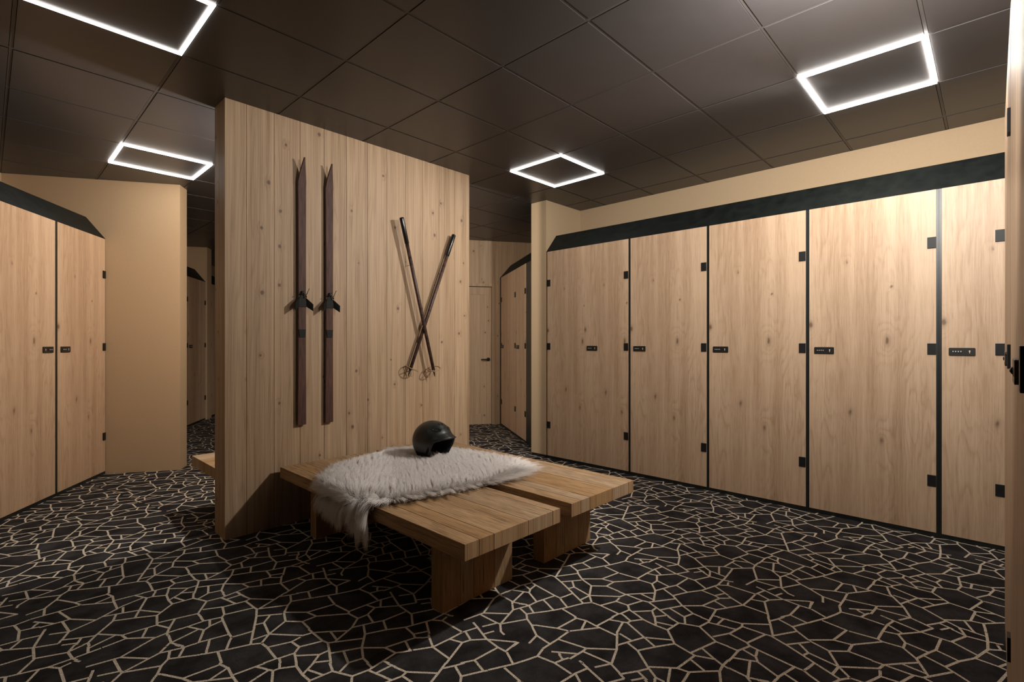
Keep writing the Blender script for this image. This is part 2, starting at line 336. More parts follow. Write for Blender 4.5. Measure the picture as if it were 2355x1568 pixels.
def make_floor():
    seg = np.array([[float(v) for v in s.split(',')] for s in TILE.split()]) / 1000.0
    a = seg[:, :2] @ np.stack([E1, E2]); b = seg[:, 2:] @ np.stack([E1, E2])
    d = b - a; ln = np.linalg.norm(d, axis=1, keepdims=True); d = d / ln
    n = np.stack([-d[:, 1], d[:, 0]], 1) * 0.0047
    a = a - d * 0.003; b = b + d * 0.003
    q = np.stack([a - n, b - n, b + n, a + n], 1)
    vs = [np.array([[-4.6, -0.7], [6.4, -0.7], [6.4, 12.2], [-4.6, 12.2]])]
    for i in range(-8, 12):
        for j in range(-6, 14):
            o = O0 + i * E1 + j * E2; m = o + 0.5 * (E1 + E2)
            dep = m[0] * math.cos(YAW) + m[1] * math.sin(YAW)
            lat = m[0] * math.sin(YAW) - m[1] * math.cos(YAW)
            if dep < 0.2 or abs(lat) > dep * 1.15 + 1.6 or m[0] > 5.8 or m[1] > 10.8: continue
            vs.append((q + o).reshape(-1, 2))
    V = np.concatenate(vs); z = 0.0003 + 0.00004 * ((np.arange(len(V)) // 4) % 11); z[:4] = 0
    k = len(V) // 4
    me = bpy.data.meshes.new('floor')
    me.vertices.add(len(V)); me.vertices.foreach_set('co', np.column_stack([V, z]).astype(np.float32).ravel())
    me.loops.add(len(V)); me.loops.foreach_set('vertex_index', np.arange(len(V), dtype=np.int32))
    me.polygons.add(k); me.polygons.foreach_set('loop_start', np.arange(k, dtype=np.int32) * 4)
    mi = np.ones(k, dtype=np.int32); mi[0] = 0
    o = link('floor', me, [M['carpet'], M['line']])
    me.polygons.foreach_set('material_index', mi)
    me.update(calc_edges=True); me.validate()
    return tag(o, 'dark carpet with an irregular net of pale lines', kind='structure')
make_floor()

# ceiling: dark lay-in tiles between shallow rails
GU, GV, OU, OV = 0.6116, 0.5599, 1.3152, 1.9135
LIGHTS = {(3, -3): 'front_right', (3, 1): 'back_right', (-2, 1): 'front_left', (-1, 5): 'back_left'}
def make_ceiling():
    mb = MB()
    mb.box((-4.6, -0.7, CE + 0.016), (6.4, 12.2, CE + 0.03), mi=2, skip=())
    for i in range(-10, 9):
        u = OU + i * GU
        mb.box((u - 0.007, -0.7, CE + 0.0025), (u + 0.007, 12.2, CE + 0.016), mi=1)
    for j in range(-5, 19):
        v = OV + j * GV
        mb.box((-4.6, v - 0.007, CE + 0.0027), (6.4, v + 0.007, CE + 0.016), mi=1)
    for i in range(-10, 9):
        for j in range(-5, 19):
            u, v = OU + i * GU, OV + j * GV
            mb.box((u + 0.0092, v + 0.0092, CE), (u + GU - 0.0092, v + GV - 0.0092, CE + 0.016), mi=0)
    o = mb.build('ceiling', [M['ceiling'], M['tbar'], M['gap']])
    return tag(o, 'dark suspended tile ceiling', kind='structure')
make_ceiling()

def wall(name, a, b, mat='tan', rot=False):
    """a box wall; with rot the two corners are wing coordinates"""
    mb = MB()
    if rot:
        mb.box((a[0], a[1], a[2]), (b[0], b[1], b[2]))
        o = mb.build(name, M[mat]); o.location = W0; o.rotation_euler = (0, 0, ROT)
    else:
        mb.box(a, b); o = mb.build(name, M[mat])
    return tag(o, kind='structure')
tag(wall('wall_right', (4.65, -0.7, 0), (4.77, 3.38, CE)), 'tan wall above the long row of lockers')
tag(wall('wall_right_return', (4.05, 3.377, 0.028), (4.77, 3.583, CE)), 'tan wall stub at the far end of the right-hand lockers')
trim = MB(); trim.box((4.056, 3.383, 0.0), (4.76, 3.577, 0.028)); tag(trim.build('trim_1', M['black']), 'black recessed foot under the tan wall stub', kind='structure')
wall('wall_near', (-4.6, -0.8, 0), (4.77, -0.7, CE))
wall('wall_left', (-8.6, 1.39, 0), (7.0, 1.5, CE), rot=True)
tag(wall('wall_left_return', (0.0, 0.0, 0), (0.166, 1.39, CE), rot=True), 'tan wall stub beside the left-hand lockers')
tag(wall('wall_far_left', (3.42, 0.84, 0), (3.62, 1.39, CE), rot=True), 'shaded tan wall stub in the passage at the back left')
wall('wall_far_right', (0.12, -4.15, 0), (2.0, -4.05, CE), rot=True)
wall('wall_passage', (2.0, -1.3, 0), (7.0, -1.2, CE), rot=True)
wall('wall_end', (6.9, -1.3, 0), (7.0, 1.5, CE), rot=True)

def plank_wall(name, w, t, h, pitch, first, ends=True):
    """boards standing side by side with V grooves; x along the wall, front at y=0"""
    mb = MB()
    xs = [0.0] + [first + i * pitch for i in range(200) if first + i * pitch < w - 0.02] + [w]
    g = 0.0016
    for i in range(len(xs) - 1):
        a, b = xs[i], xs[i + 1]; r = random.random()
        poly = [(a, 0.004), (a + g if i else a, 0.0), (b - g if i < len(xs) - 2 else b, 0.0), (b, 0.004), (b, t), (a, t)]
        if i == 0: poly[0] = (a, 0.0005)
        mb.prism(poly, 'z', 0.0, h, rnd=r)
    return mb
tag(plank_wall('wall_middle', 1.972, 0.193, CE, 0.168, 0.123).build('wall_middle', M['pine']), 'free-standing knotty pine plank partition', kind='structure').location = (1.008, 3.374, 0)
# back wall with the door, in the slanted wing, seen from its front (front faces -p)
def wing_obj(o, p, q, rz):
    o.location = wing(p, q); o.rotation_euler = (0, 0, ROT + rz); return o
def back_wall():
    mb = MB()
    xs = [-4.05 + i * 0.142 for i in range(21)]
    q0, q1 = -3.43, -2.63                        # door hole incl. frame
    for i in range(len(xs) - 1):
        a, b = xs[i], xs[i + 1]; r = random.random()
        z0 = 2.065 if (b > q0 + 0.01 and a < q1 - 0.01) else 0.0
        g = 0.002
        pieces = [(a, b, z0)]
        if a < q0 < b: pieces = [(a, q0, 0.0), (q0, b, 2.065)]
        if a < q1 < b: pieces = [(a, q1, 2.065), (q1, b, 0.0)]
        for (c, d, zz) in pieces:
            mb.prism([(0.004, c), (0.0, c + g), (0.0, d - g), (0.004, d), (0.12, d), (0.12, c)], 'z', zz, CE, rnd=r)
    o = mb.build('wall_back', M['spruce']); o.location = wing(1.88, 0); o.rotation_euler = (0, 0, ROT)
    tag(o, 'spruce plank wall holding the plain wooden door', kind='structure')
    # door frame, leaf, handle
    fr = MB()
    fr.box((-0.006, q0, 0), (0.11, q0 + 0.045, 2.065), rnd=.2); fr.box((-0.006, q1 - 0.045, 0), (0.11, q1, 2.065), rnd=.5)
    fr.box((-0.006, q0 + 0.045, 2.02), (0.11, q1 - 0.045, 2.065), rnd=.8)
    d = MB()
    d.box((0.03, q0 + 0.049, 0.006), (0.07, q1 - 0.049, 2.012), rnd=.3)
    f1 = tag(empty('door_1', wing(1.88, 0), ROT), 'plain wooden plank door with a black lever in the back wall', kind='structure')
    fr.build('door_frame', M['spruce'], f1)
    lf = d.build('door_leaf', M['spruce'], f1)
    pn = MB()
    a, b = q0 + 0.049, q1 - 0.049
    for (x, y, z0, z1) in ((a, a + 0.07, 0.006, 2.012), (b - 0.07, b, 0.006, 2.012)): pn.box((0.02, x, z0), (0.03, y, z1), rnd=random.random(), bev=0.002)
    for (z0, z1) in ((0.006, 0.16), (1.90, 2.012)): pn.box((0.02, a + 0.07, z0), (0.03, b - 0.07, z1), rnd=random.random(), bev=0.002)
    n = 6
    for i in range(n):
        w = (b - a - 0.14) / n
        pn.box((0.026, a + 0.07 + i * w + 0.001, 0.16), (0.031, a + 0.07 + (i + 1) * w - 0.001, 1.90), rnd=random.random(), bev=0.0012)
    pn.build('door_panel', M['spruce'], f1)
    h = MB()
    qh = -3.335
    h.prism([(qh + 0.026 * math.cos(k * PI / 8), 0.955 + 0.026 * math.sin(k * PI / 8)) for k in range(16)], 'x', 0.010, 0.0205)
    h.tube([(0.012, qh, 0.955), (-0.03, qh, 0.955), (-0.035, qh + 0.008, 0.955), (-0.035, qh + 0.115, 0.955)], 0.009, 10)
    h.build('door_handle', M['hardware'], f1)
back_wall()

# ------------------------------------------------------------------ ceiling lights
def frame_light(key, i, j, label):
    t = NT('light_' + key)
    e = t.n('ShaderNodeEmission', {'Color': (1.0, 0.945, 0.88, 1), 'Strength': GLOW[key]})
    t.t.links.new(e, t.t.nodes['Material Output'].inputs[0])
    mb = MB(); w = 0.019; z0, z1 = CE - 0.007, CE
    u0, v0 = OU + i * GU, OV + j * GV; u1, v1 = u0 + GU, v0 + GV
    mb.box((0, 0, z0 - CE), (GU, w, 0)); mb.box((0, GV - w, z0 - CE), (GU, GV, 0))
    mb.box((0, w, z0 - CE), (w, GV - w, 0)); mb.box((GU - w, w, z0 - CE), (GU, GV - w, 0))
    o = mb.build('ceiling_light', t.m); o.location = (u0, v0, CE)
    tag(o, label, 'ceiling light', 'square frame lights in the ceiling')
frame_light('front_right', 3, -3, 'glowing square frame light over the locker with the brightest doors, nearest the right wall')
frame_light('back_right', 3, 1, 'glowing square frame light above the gap between the plank partition and the tan stub')
frame_light('front_left', -2, 1, 'glowing frame light cut by the top left edge of the picture')
frame_light('back_left', -1, 5, 'glowing square frame light behind the plank partition, over the left-hand lockers')

# ------------------------------------------------------------------ lockers
LH, LD = 2.145, 0.50
def lock_mesh(mirror):
    s = -1 if mirror else 1
    a = MB()
    w, h, r = 0.120, 0.047, 0.006
    poly = []
    for cx, cz, a0 in ((w/2-r, h/2-r, 0), (-w/2+r, h/2-r, 90), (-w/2+r, -h/2+r, 180), (w/2-r, -h/2+r, 270)):
        for k in range(4):
            th = math.radians(a0 + 30 * k); poly.append((cx + r * math.cos(th), cz + r * math.sin(th)))
    a.prism(poly, 'y', -0.007, 0.0, bev=0.0012)
    dials = []
    for k in range(4):
        d = MB(); x = s * (-0.0395 + 0.0118 * k)
        ring = [(-0.002 + 0.0095 * math.cos(q * PI / 9), 0.0095 * math.sin(q * PI / 9)) for q in range(18)]
        d.prism(ring, 'x', x - 0.0028, x + 0.0028, mi=0)
        d.box((x - 0.0030, -0.01165, 0.0012), (x + 0.0030, -0.0105, 0.0028), mi=1)
        d.box((x - 0.0013, -0.01185, -0.0030), (x + 0.0013, -0.0108, 0.0012), mi=1)
        dials.append(d)
    kh = MB(); x = s * 0.0345
    kh.prism([(x + 0.0042 * math.cos(q * PI / 8), 0.004 + 0.0042 * math.sin(q * PI / 8)) for q in range(16)], 'y', -0.0082, -0.007)
    kh.prism([(x - 0.0016, 0.001), (x + 0.0016, 0.001), (x + 0.0022, -0.009), (x - 0.0022, -0.009)], 'y', -0.0081, -0.007)
    return a, dials, kh
def locker(loc, rz, w, doors, label, group, lock='left', hinge=('right',), stiles=(0.011, 0.011), depth=LD, lock_x=None, tall=LH, lock_door=None):
    """front at y=0 facing -y; doors = list of (x0, x1)"""
    e = tag(empty('locker', loc, rz), label, 'locker', group)
    b = MB(); b.box((0.0005, 0.02, 0.0), (w - 0.0005, depth, tall)); b.build('carcass', M['black'], e)
    f = MB()
    if stiles[0]: f.box((0.0004, 0.003, 0.0), (stiles[0], 0.0199, tall))
    if stiles[1]: f.box((w - stiles[1], 0.003, 0.0), (w - 0.0004, 0.0199, tall))
    f.box((stiles[0], 0.004, 0.0), (w - stiles[1], 0.0199, 0.026))
    f.build('frame', M['black'], e)
    for (x0, x1) in doors:
        d = MB(); d.box((0, 0, 0), (x1 - x0, 0.0195, tall - 0.028), bev=0.0012)
        o = d.build('door', M['oak'], e); o.location = (x0, 0, 0.028)
    for sd in hinge:
        for zc in (1.818, 1.161, 0.347):
            h = MB()
            x0 = (doors[-1][1] - 0.0425) if sd == 'right' else (doors[0][0] + 0.0005)
            h.box((x0, -0.007, zc - 0.034), (x0 + 0.042, 0.0, zc + 0.034), bev=0.0008)
            h.build('hinge', M['hardware'], e)
    if lock:
        dd = doors[lock_door if lock_door is not None else (0 if lock == 'left' else -1)]
        x = (dd[0] + 0.032 + 0.06) if lock == 'left' else (dd[1] - 0.03 - 0.06)
        if lock_x is not None: x = lock_x
        a, dials, kh = lock_mesh(lock == 'right')
        lk = a.build('combination_lock', M['lock'], e); lk.location = (x, 0, 1.1455)
        for d in dials: d.build('dial', [M['dial'], M['white']], lk)
        kh.build('keyhole', M['brass'], lk)
    return e
def hood(name_label, loc, rz, x0, x1, front=LH, top=2.34, set_=0.166, depth=LD):
    mb = MB()
    mb.prism([(0.0, front + 0.001), (set_, top), (depth, top), (depth, front + 0.001)], 'x', x0, x1)
    o = mb.build('locker_hood', M['hood']); o.location = loc; o.rotation_euler = (0, 0, rz)
    tag(o, name_label, 'locker hood', 'black sloped hoods over the lockers')
    return o
# long row on the right: local x runs from the tan stub towards the camera
UR, V0 = 4.05, 3.377
def RX(v): return V0 - v
GR = 'oak lockers of the long right-hand row'
def right_row(va, vb, doors, label, **kw):
    locker((UR, va, 0), -PI / 2, va - vb, [(va - a, va - b) for a, b in doors], label, GR, depth=0.598, **kw)
right_row(3.375, 2.393, [(3.362, 2.8925), (2.8905, 2.404)], 'pair of narrow oak locker doors against the tan wall stub', hinge=('left', 'right'), lock_door=1, lock_x=3.375 - 2.80)
right_row(2.393, 1.6735, [(2.382, 1.6845)], 'wide oak locker next to the narrow pair of doors, behind the bench end')
right_row(1.6735, 0.958, [(1.663, 0.969)], 'oak locker third from the tan stub, in the middle of the right-hand row')
right_row(0.958, 0.242, [(0.947, 0.255)], 'pale oak locker with the shiny black strip along its right side', stiles=(0.011, 0.013))
right_row(0.242, -0.06, [(0.229, -0.05)], 'oak locker half hidden by the wooden doors at the right edge', stiles=(0.013, 0.010))
hood('long black hood sloping back over the right-hand lockers', (UR, V0, 0), -PI / 2, 0.002, V0 + 0.06, depth=0.598)
# left row in the slanted wing
GL = 'oak lockers at the left edge'
QL = 0.603
def wing_row(p0, p1, q, doors, label, group, flip=False, **kw):
    if not flip: return locker(wing(p0, q), ROT, p1 - p0, [(a - p0, b - p0) for a, b in doors], label, group, **kw)
    return locker(wing(p1, q), ROT + PI, p1 - p0, [(p1 - b, p1 - a) for a, b in doors], label, group, **kw)
wing_row(-1.418, -0.7035, QL, [(-1.407, -0.7185)], 'oak locker cut by the left edge of the picture', GL, lock='right', hinge=('left',), stiles=(0.011, 0.0150), depth=0.78)
wing_row(-0.7035, -0.001, QL, [(-0.6885, -0.009)], 'oak locker touching the tan wall stub, second from the left edge', GL, stiles=(0.0150, 0.008), depth=0.78)
hood('short black hood sloping back over the two lockers at the left edge', wing(0, QL), ROT, -1.418, -0.001, depth=0.78, set_=0.153)
# back left, past the wall stub
GB = 'shaded oak lockers in the back passage'
wing_row(1.99, 2.70, 0.86, [(2.0, 2.69)], 'shaded oak locker half hidden behind the tan stub at the back left', GB)
wing_row(2.70, 3.419, 0.86, [(2.71, 3.409)], 'shaded oak locker with its lock in view in the gap left of the partition', GB)
hood('dark hood over the shaded lockers in the gap left of the partition', wing(0, 0.86), ROT, 1.99, 3.419, set_=0.153)
wing_row(3.621, 4.33, 0.86, [(3.632, 4.319)], 'sliver of a shaded oak locker beside the left end of the partition', GB, hinge=('left',), lock=None)
hood('sliver of dark hood beside the left end of the partition', wing(0, 0.86), ROT, 3.621, 4.33, set_=0.153)
# back right, beside the door (fronts face the passage)
GD = 'oak lockers beside the back door'
wing_row(0.905, 1.879, -3.5, [(0.915, 1.77)], 'oak locker standing next to the plain wooden door', GD, flip=True, hinge=('left', 'right'), stiles=(0.109, 0.01))
wing_row(0.17, 0.905, -3.5, [(0.42, 0.895)], 'narrow oak locker between the door side locker and the rounded tan edge', GD, flip=True, stiles=(0.01, 0.25))
hood('dark hood sloping over the lockers beside the back door', wing(0, -3.5), ROT + PI, -1.879, -0.17)
# near row at the right edge, seen almost edge on
GN = 'pale lockers at the right edge'
locker((2.965, -0.0345, 0), PI, 1.015, [(0.006, 1.002)], 'pale wooden locker front at the right edge, farther of the two', GN, stiles=(0.005, 0.0125), lock_x=0.565, depth=0.5)
locker((1.95, -0.0345, 0), PI, 0.93, [(0.0125, 0.918)], 'pale wooden locker front cut by the right edge, nearest the viewer', GN, stiles=(0.0125, 0.012), lock_x=0.58, depth=0.5)
hood('black hood above the pale lockers at the right edge', (2.965, -0.0345, 0), PI, 0.0, 1.945)

# ------------------------------------------------------------------ benches
def planks(mb, x0, x1, y0, y1, z0, z1, cuts, axis, seed):
    random.seed(seed); g = 0.0008
    cs = [0.0] + list(cuts) + [1.0]
    for a, b in zip(cs[:-1], cs[1:]):
        r = random.random()
        if axis == 'x': A, B = x0 + (x1 - x0) * a, x0 + (x1 - x0) * b; mb.box((A + g, y0, z0), (B - g, y1, z1), rnd=r, bev=0.0022)
        else: A, B = y0 + (y1 - y0) * a, y0 + (y1 - y0) * b; mb.box((x0, A + g, z0), (x1, B - g, z1), rnd=r, bev=0.0022)
def bench(u0, u1, v0, v1, h, label, seed, grain='y'):
    e = tag(empty('bench', (u0, v0, 0)), label, 'bench', 'rustic oak benches')
    w, l = u1 - u0, v1 - v0
    mb = MB()
    cuts = (0.13, 0.265, 0.62, 0.905)
    planks(mb, 0, w, 0, l, h - 0.07, h, cuts, 'x' if grain == 'y' else 'y', seed)
    mb.build('seat', M['rustic_y' if grain == 'y' else 'rustic_x'], e)
    if grain == 'y':
        for k, y in enumerate((0.25, l - 0.33)):
            lg = MB(); planks(lg, 0.085, w - 0.075, y, y + 0.078, 0.0, h - 0.0705, (0.24, 0.42, 0.72), 'x', seed + 5 + k)
            lg.build('leg', M['rustic_z'], e)
    else:
        for k, x in enumerate((0.25, w - 0.33)):
            lg = MB(); planks(lg, x, x + 0.078, 0.05, l - 0.05, 0.0, h - 0.0705, (0.24, 0.42, 0.72), 'y', seed + 5 + k)
            lg.build('leg', M['rustic_z'], e)
    return e
BH = 0.40
bench(1.313, 1.925, 1.515, 3.32, BH, 'rustic oak bench with the rug hanging over its left edge', 3)
bench(2.013, 2.610, 1.515, 3.32, BH, 'rustic oak bench under the helmet, next to the right-hand lockers', 8)
bench(1.014, 2.80, 3.59, 4.105, BH, 'oak bench poking out behind the left end of the partition', 12, 'x')

# ------------------------------------------------------------------ skis and poles on the partition
M['ski'] = rustic('dark_ski_wood', 'z', (0.115, 0.055, 0.038), (0.016, 0.009, 0.007), (0.008, 0.005, 0.004), (0.9, 0.7, 0.65))
M['leather'] = plain('black_leather', (0.008, 0.0085, 0.0075), 0.6, 0.2, 0, 0.2, 80.0, 0.2)
M['wrap'] = NT('pole_wrap').m
t = NT('bamboo_dark'); s_, g, r = grain_coords(t, 'z')
bands = t.noise(t.vec(0.0, 0.0, t.math('MULTIPLY', g, 28.0)), 1.0, 2.0)
t.to('Base Color', t.mix(t.ramp(bands, [(0.35, 0.0), (0.65, 1.0)]), (0.020, 0.010, 0.008), (0.085, 0.042, 0.032))); t.to('Roughness', 0.5)
M['wrap'] = t.m
M['grip'] = plain('black_grip', (0.008, 0.008, 0.008), 0.25)
M['cane'] = plain('cane_ring', (0.30, 0.19, 0.10), 0.6)
M['steel'] = plain('dark_steel', (0.05, 0.045, 0.04), 0.35, 0.5, 0.8)
def ski(u, z0, z1, label):
    """local x across, -y away from the wall, z up; base of the ski at the tail"""
    e = tag(empty('ski', (u, 3.374, z0)), label, 'ski', 'old wooden skis on the partition')
    L = z1 - z0; n = 46; mb = MB()
    rows = []
    for i in range(n + 1):
        t_ = i / n; z = L * t_
        wd = 0.0265 + 0.0035 * (2 * t_ - 1) ** 2
        d = L - z
        if d < 0.15: wd *= max(0.14, (d / 0.15) ** 0.75)
        curl = 0.046 * max(0.0, (z - (L - 0.24)) / 0.24) ** 2
        camber = 0.003 * math.sin(PI * min(1.0, t_ * 1.1))
        y = -0.0215 - camber - curl
        rows.append((z - 0.01 * curl, wd, y, 0.013 if d > 0.2 else 0.009))
    vs = []
    for z, wd, y, th in rows:
        vs.append([mb.bm.verts.new(p) for p in ((-wd, y + th/2, z), (-wd, y - th/2 + 0.003, z), (-wd + 0.004, y - th/2, z), (wd - 0.004, y - th/2, z), (wd, y - th/2 + 0.003, z), (wd, y + th/2, z))])
    fs = []
    for a, b in zip(vs[:-1], vs[1:]):
        for k in range(6): fs.append(mb.bm.faces.new((a[k], a[(k+1) % 6], b[(k+1) % 6], b[k])))
    fs.append(mb.bm.faces.new(vs[0])); fs.append(mb.bm.faces.new(vs[-1]))
    mb._fin(fs, 0.37, 0, False)
    mb.build('board', M['ski'], e)
    zb = 1.467 - z0; yb = -0.0315
    tp = MB()                                       # base plate with two ears folded outwards
    tp.prism([(-0.026, zb + 0.008), (-0.008, zb + 0.06), (0.008, zb + 0.06), (0.026, zb + 0.008), (0.026, zb - 0.028), (-0.026, zb - 0.028)], 'y', yb - 0.004, yb)
    tp.prism([(-0.010, zb + 0.055), (0.010, zb + 0.055), (0.006, zb + 0.078), (-0.006, zb + 0.078)], 'y', yb - 0.014, yb)
    tp.build('toe_plate', M['leather'], e)
    for s in (-1, 1):
        ear = MB(); th = 0.003
        A = [Vector((s * 0.024, yb - 0.001, zb + 0.035)), Vector((s * 0.062, yb - 0.030, zb - 0.010)), Vector((s * 0.060, yb - 0.032, zb - 0.056)), Vector((s * 0.024, yb - 0.001, zb - 0.024))]
        nrm = (A[1] - A[0]).cross(A[3] - A[0]).normalized() * th
        v1 = [ear.bm.verts.new(p) for p in A]; v2 = [ear.bm.verts.new(p + nrm) for p in A]
        q = [ear.bm.faces.new(v1), ear.bm.faces.new(v2[::-1])] + [ear.bm.faces.new((v1[k], v1[(k+1) % 4], v2[(k+1) % 4], v2[k])) for k in range(4)]
        ear.build('toe_ear', M['leather'], e)
    bl = MB()
    bl.tube([(-0.020, yb - 0.012, zb + 0.052), (0.0, yb - 0.016, zb + 0.068), (0.018, yb - 0.014, zb + 0.050), (0.020, yb - 0.02, zb + 0.035)], 0.004, 8)
    bl.tube([(0.016, yb - 0.014, zb + 0.038), (0.034, yb - 0.03, zb + 0.095)], 0.0022, 8)
    bl.build('spring_bail', M['steel'], e)
    hp = MB(); zh = zb - 0.205
    hp.prism([(-0.024, zh + 0.026), (0.024, zh + 0.026), (0.018, zh - 0.026), (-0.018, zh - 0.026)], 'y', yb - 0.004, yb + 0.002)
    hp.build('heel_plate', M['leather'], e)
    hk = MB(); hk.tube([(0, 0.0, L * 0.62), (0, -0.016, L * 0.62)], 0.003, 8); hk.build('wall_peg', M['steel'], e)
    return e
ski(1.468, 0.650, 2.43, 'old dark wooden ski nearest the free end of the partition')
ski(1.660, 0.645, 2.435, 'old dark wooden ski next to the crossed poles')
def pole(a, b, lift, label):
    """a = grip end (u,z), b = basket end (u,z), standing off the wall by lift"""
    e = tag(empty('ski_pole', (b[0], 3.374 - lift, b[1])), label, 'ski pole', 'crossed ski poles on the partition')
    d = Vector((a[0] - b[0], 0, a[1] - b[1])); L = d.length; ang = math.atan2(d.x, d.z)
    e.rotation_euler = (0, ang, 0)                  # local z runs up the shaft
    sh = MB(); sh.tube([(0, 0, 0.0), (0, 0, L * 0.5), (0, 0, L - 0.20)], [0.013, 0.0145, 0.014], 14); sh.build('shaft', M['wrap'], e)
    gp = MB(); gp.tube([(0, 0, L - 0.205), (0, 0, L - 0.20), (0, 0, L - 0.012), (0, 0, L - 0.003), (0, 0, L)], [0.014, 0.0172, 0.0182, 0.017, 0.012], 14); gp.build('grip', M['grip'], e)
    bk = MB(); R = 0.055; oy = min(-0.004, lift - 0.004 - R * 0.9 - 0.004)
    bk.tube([(R * math.cos(2*PI*k/28), R * math.sin(2*PI*k/28) * 0.9 + oy, 0.012 + 0.012 * math.sin(2*PI*k/28)) for k in range(28)], 0.0038, 8, closed=True)
    for k in range(2):
        th = PI / 4 + k * PI / 2
        c, s = math.cos(th), math.sin(th)
        bk.tube([(-R * c, -R * s * 0.9 + oy, 0.012 - 0.012 * s), (0, -0.0, 0.006), (R * c, R * s * 0.9 + oy, 0.012 + 0.012 * s)], 0.0030, 6, flat=(0.5, 1.6))
    bk.build('basket', M['cane'], e)
    tip = MB(); tip.tube([(0, 0, 0.0), (0, 0, -0.03), (0, 0, -0.055)], [0.008, 0.006, 0.002], 10); tip.build('tip', M['steel'], e)
    pg = MB(); pg.tube([(0, 0.012, L * 0.7), (0, lift - 0.0005, L * 0.7)], 0.0016, 8); pg.build('wall_peg', M['steel'], e)
    return e
pole((2.220, 2.165), (2.528, 0.975), 0.075, 'crossed ski pole whose black grip leans towards the two skis')
pole((2.768, 2.12), (2.322, 0.985), 0.044, 'crossed ski pole whose black grip leans away from the skis')

# ------------------------------------------------------------------ sheepskin rug
HULL = [(1.318,2.765),(1.40,2.865),(1.50,2.98),(1.66,3.03),(1.85,3.08),(2.05,3.12),(2.20,3.05),(2.36,2.80),(2.41,2.52),(2.41,2.27),(2.36,2.12),(2.27,2.04),(2.16,2.01),(2.0,2.02),(1.85,2.05),(1.7,2.075),(1.55,2.10),(1.42,2.14),(1.335,2.17),(1.29,2.205),(1.262,2.22),(1.244,2.26),(1.238,2.34),(1.238,2.45),(1.246,2.53),(1.262,2.575),(1.285,2.63),(1.298,2.69)]
EDGE = 1.3135
rug = tag(empty('sheepskin_rug', (1.85, 2.5, BH)), 'long-haired white sheepskin draped across the two benches', 'rug')
def inside(P, poly):
    x, y = P[:, 0], P[:, 1]; c = np.zeros(len(P), bool); n = len(poly)
    for i in range(n):
        (x1, y1), (x2, y2) = poly[i], poly[(i + 1) % n]
        k = ((y1 > y) != (y2 > y)) & (x < (x2 - x1) * (y - y1) / (y2 - y1 + 1e-12) + x1); c ^= k
    return c
def edge_dist(P, poly):
    d = np.full(len(P), 9.0); n = len(poly)
    for i in range(n):
        a, b = np.array(poly[i]), np.array(poly[(i + 1) % n]); ab = b - a
        t = np.clip(((P - a) @ ab) / (ab @ ab), 0, 1); d = np.minimum(d, np.linalg.norm(P - a - t[:, None] * ab, axis=1))
    return d
def lay(P, lift=0.004):
    """flat rug coordinates to the place on the bench: past the bench edge it hangs down"""
    o = EDGE - 0.004; r = 0.020                     # rounded fold over the bench edge
    s = o + r - P[:, 0]                             # arc length past the start of the fold
    out = np.zeros((len(P), 3)); nn = np.zeros((len(P), 3)); tt = np.zeros((len(P), 3))
    flat = s <= 0; arc = (s > 0) & (s < r * PI / 2); hang = s >= r * PI / 2
    zt = BH + lift
    out[flat] = np.column_stack([P[flat, 0], P[flat, 1], np.full(flat.sum(), zt)]); nn[flat] = (0, 0, 1); tt[flat] = (1, 0, 0)
    a = s[arc] / r
    out[arc] = np.column_stack([o + r - (r + lift) * np.sin(a) + 0.0, P[arc, 1], BH - r + (r + lift) * np.cos(a)])
    nn[arc] = np.column_stack([-np.sin(a), 0 * a, np.cos(a)]); tt[arc] = np.column_stack([np.cos(a), 0 * a, np.sin(a)])
    out[hang] = np.column_stack([np.full(hang.sum(), o - lift), P[hang, 1], BH - r - (s[hang] - r * PI / 2)]); nn[hang] = (-1, 0, 0); tt[hang] = (0, 0, 1)
    # keep the fold outside the square edge of the seat
    out[:, 0] -= np.where(arc | hang, 0.006, 0.0); out[:, 2] += np.where(arc, 0.006 * np.cos(np.clip(s / r, 0, PI / 2)), 0)
    return out, nn, tt
def rug_hide():
    st = 0.02; us = np.arange(1.14, 2.46, st); vs = np.arange(1.96, 3.16, st)
    idx = {}; P = []; F = []
    for i, u in enumerate(us[:-1]):
        for j, v in enumerate(vs[:-1]):
            if not inside(np.array([[u + st/2, v + st/2]]), HULL)[0]: continue
            f = []
            for a, b in ((i, j), (i+1, j), (i+1, j+1), (i, j+1)):
                if (a, b) not in idx: idx[(a, b)] = len(P); P.append((us[a], vs[b]))
                f.append(idx[(a, b)])
            F.append(f)
    P3, _, _ = lay(np.array(P))
    P3 -= np.array(rug.location)
    me = bpy.data.meshes.new('hide'); me.from_pydata(P3.tolist(), [], F); me.update()
    o = link('hide', me, M['hide'], rug)
    for p in me.polygons: p.use_smooth = True
    md = o.modifiers.new('thick', 'SOLIDIFY'); md.thickness = 0.003; md.offset = 0
    return o
M['hide'] = plain('hide_leather', (0.42, 0.38, 0.33), 0.9, 0.1)
t = NT('fleece')
hi = t.t.nodes.new('ShaderNodeHairInfo')
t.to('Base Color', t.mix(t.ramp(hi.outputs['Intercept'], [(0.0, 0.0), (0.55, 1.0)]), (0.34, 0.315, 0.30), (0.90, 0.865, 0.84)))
t.to('Roughness', 0.7); t.to('Specular IOR Level', 0.25)
M['fleece'] = t.m
SPINE = np.array([(1.24, 2.38), (1.30, 2.36), (1.43, 2.205), (1.654, 2.155), (1.95, 2.08), (2.20, 2.12)])
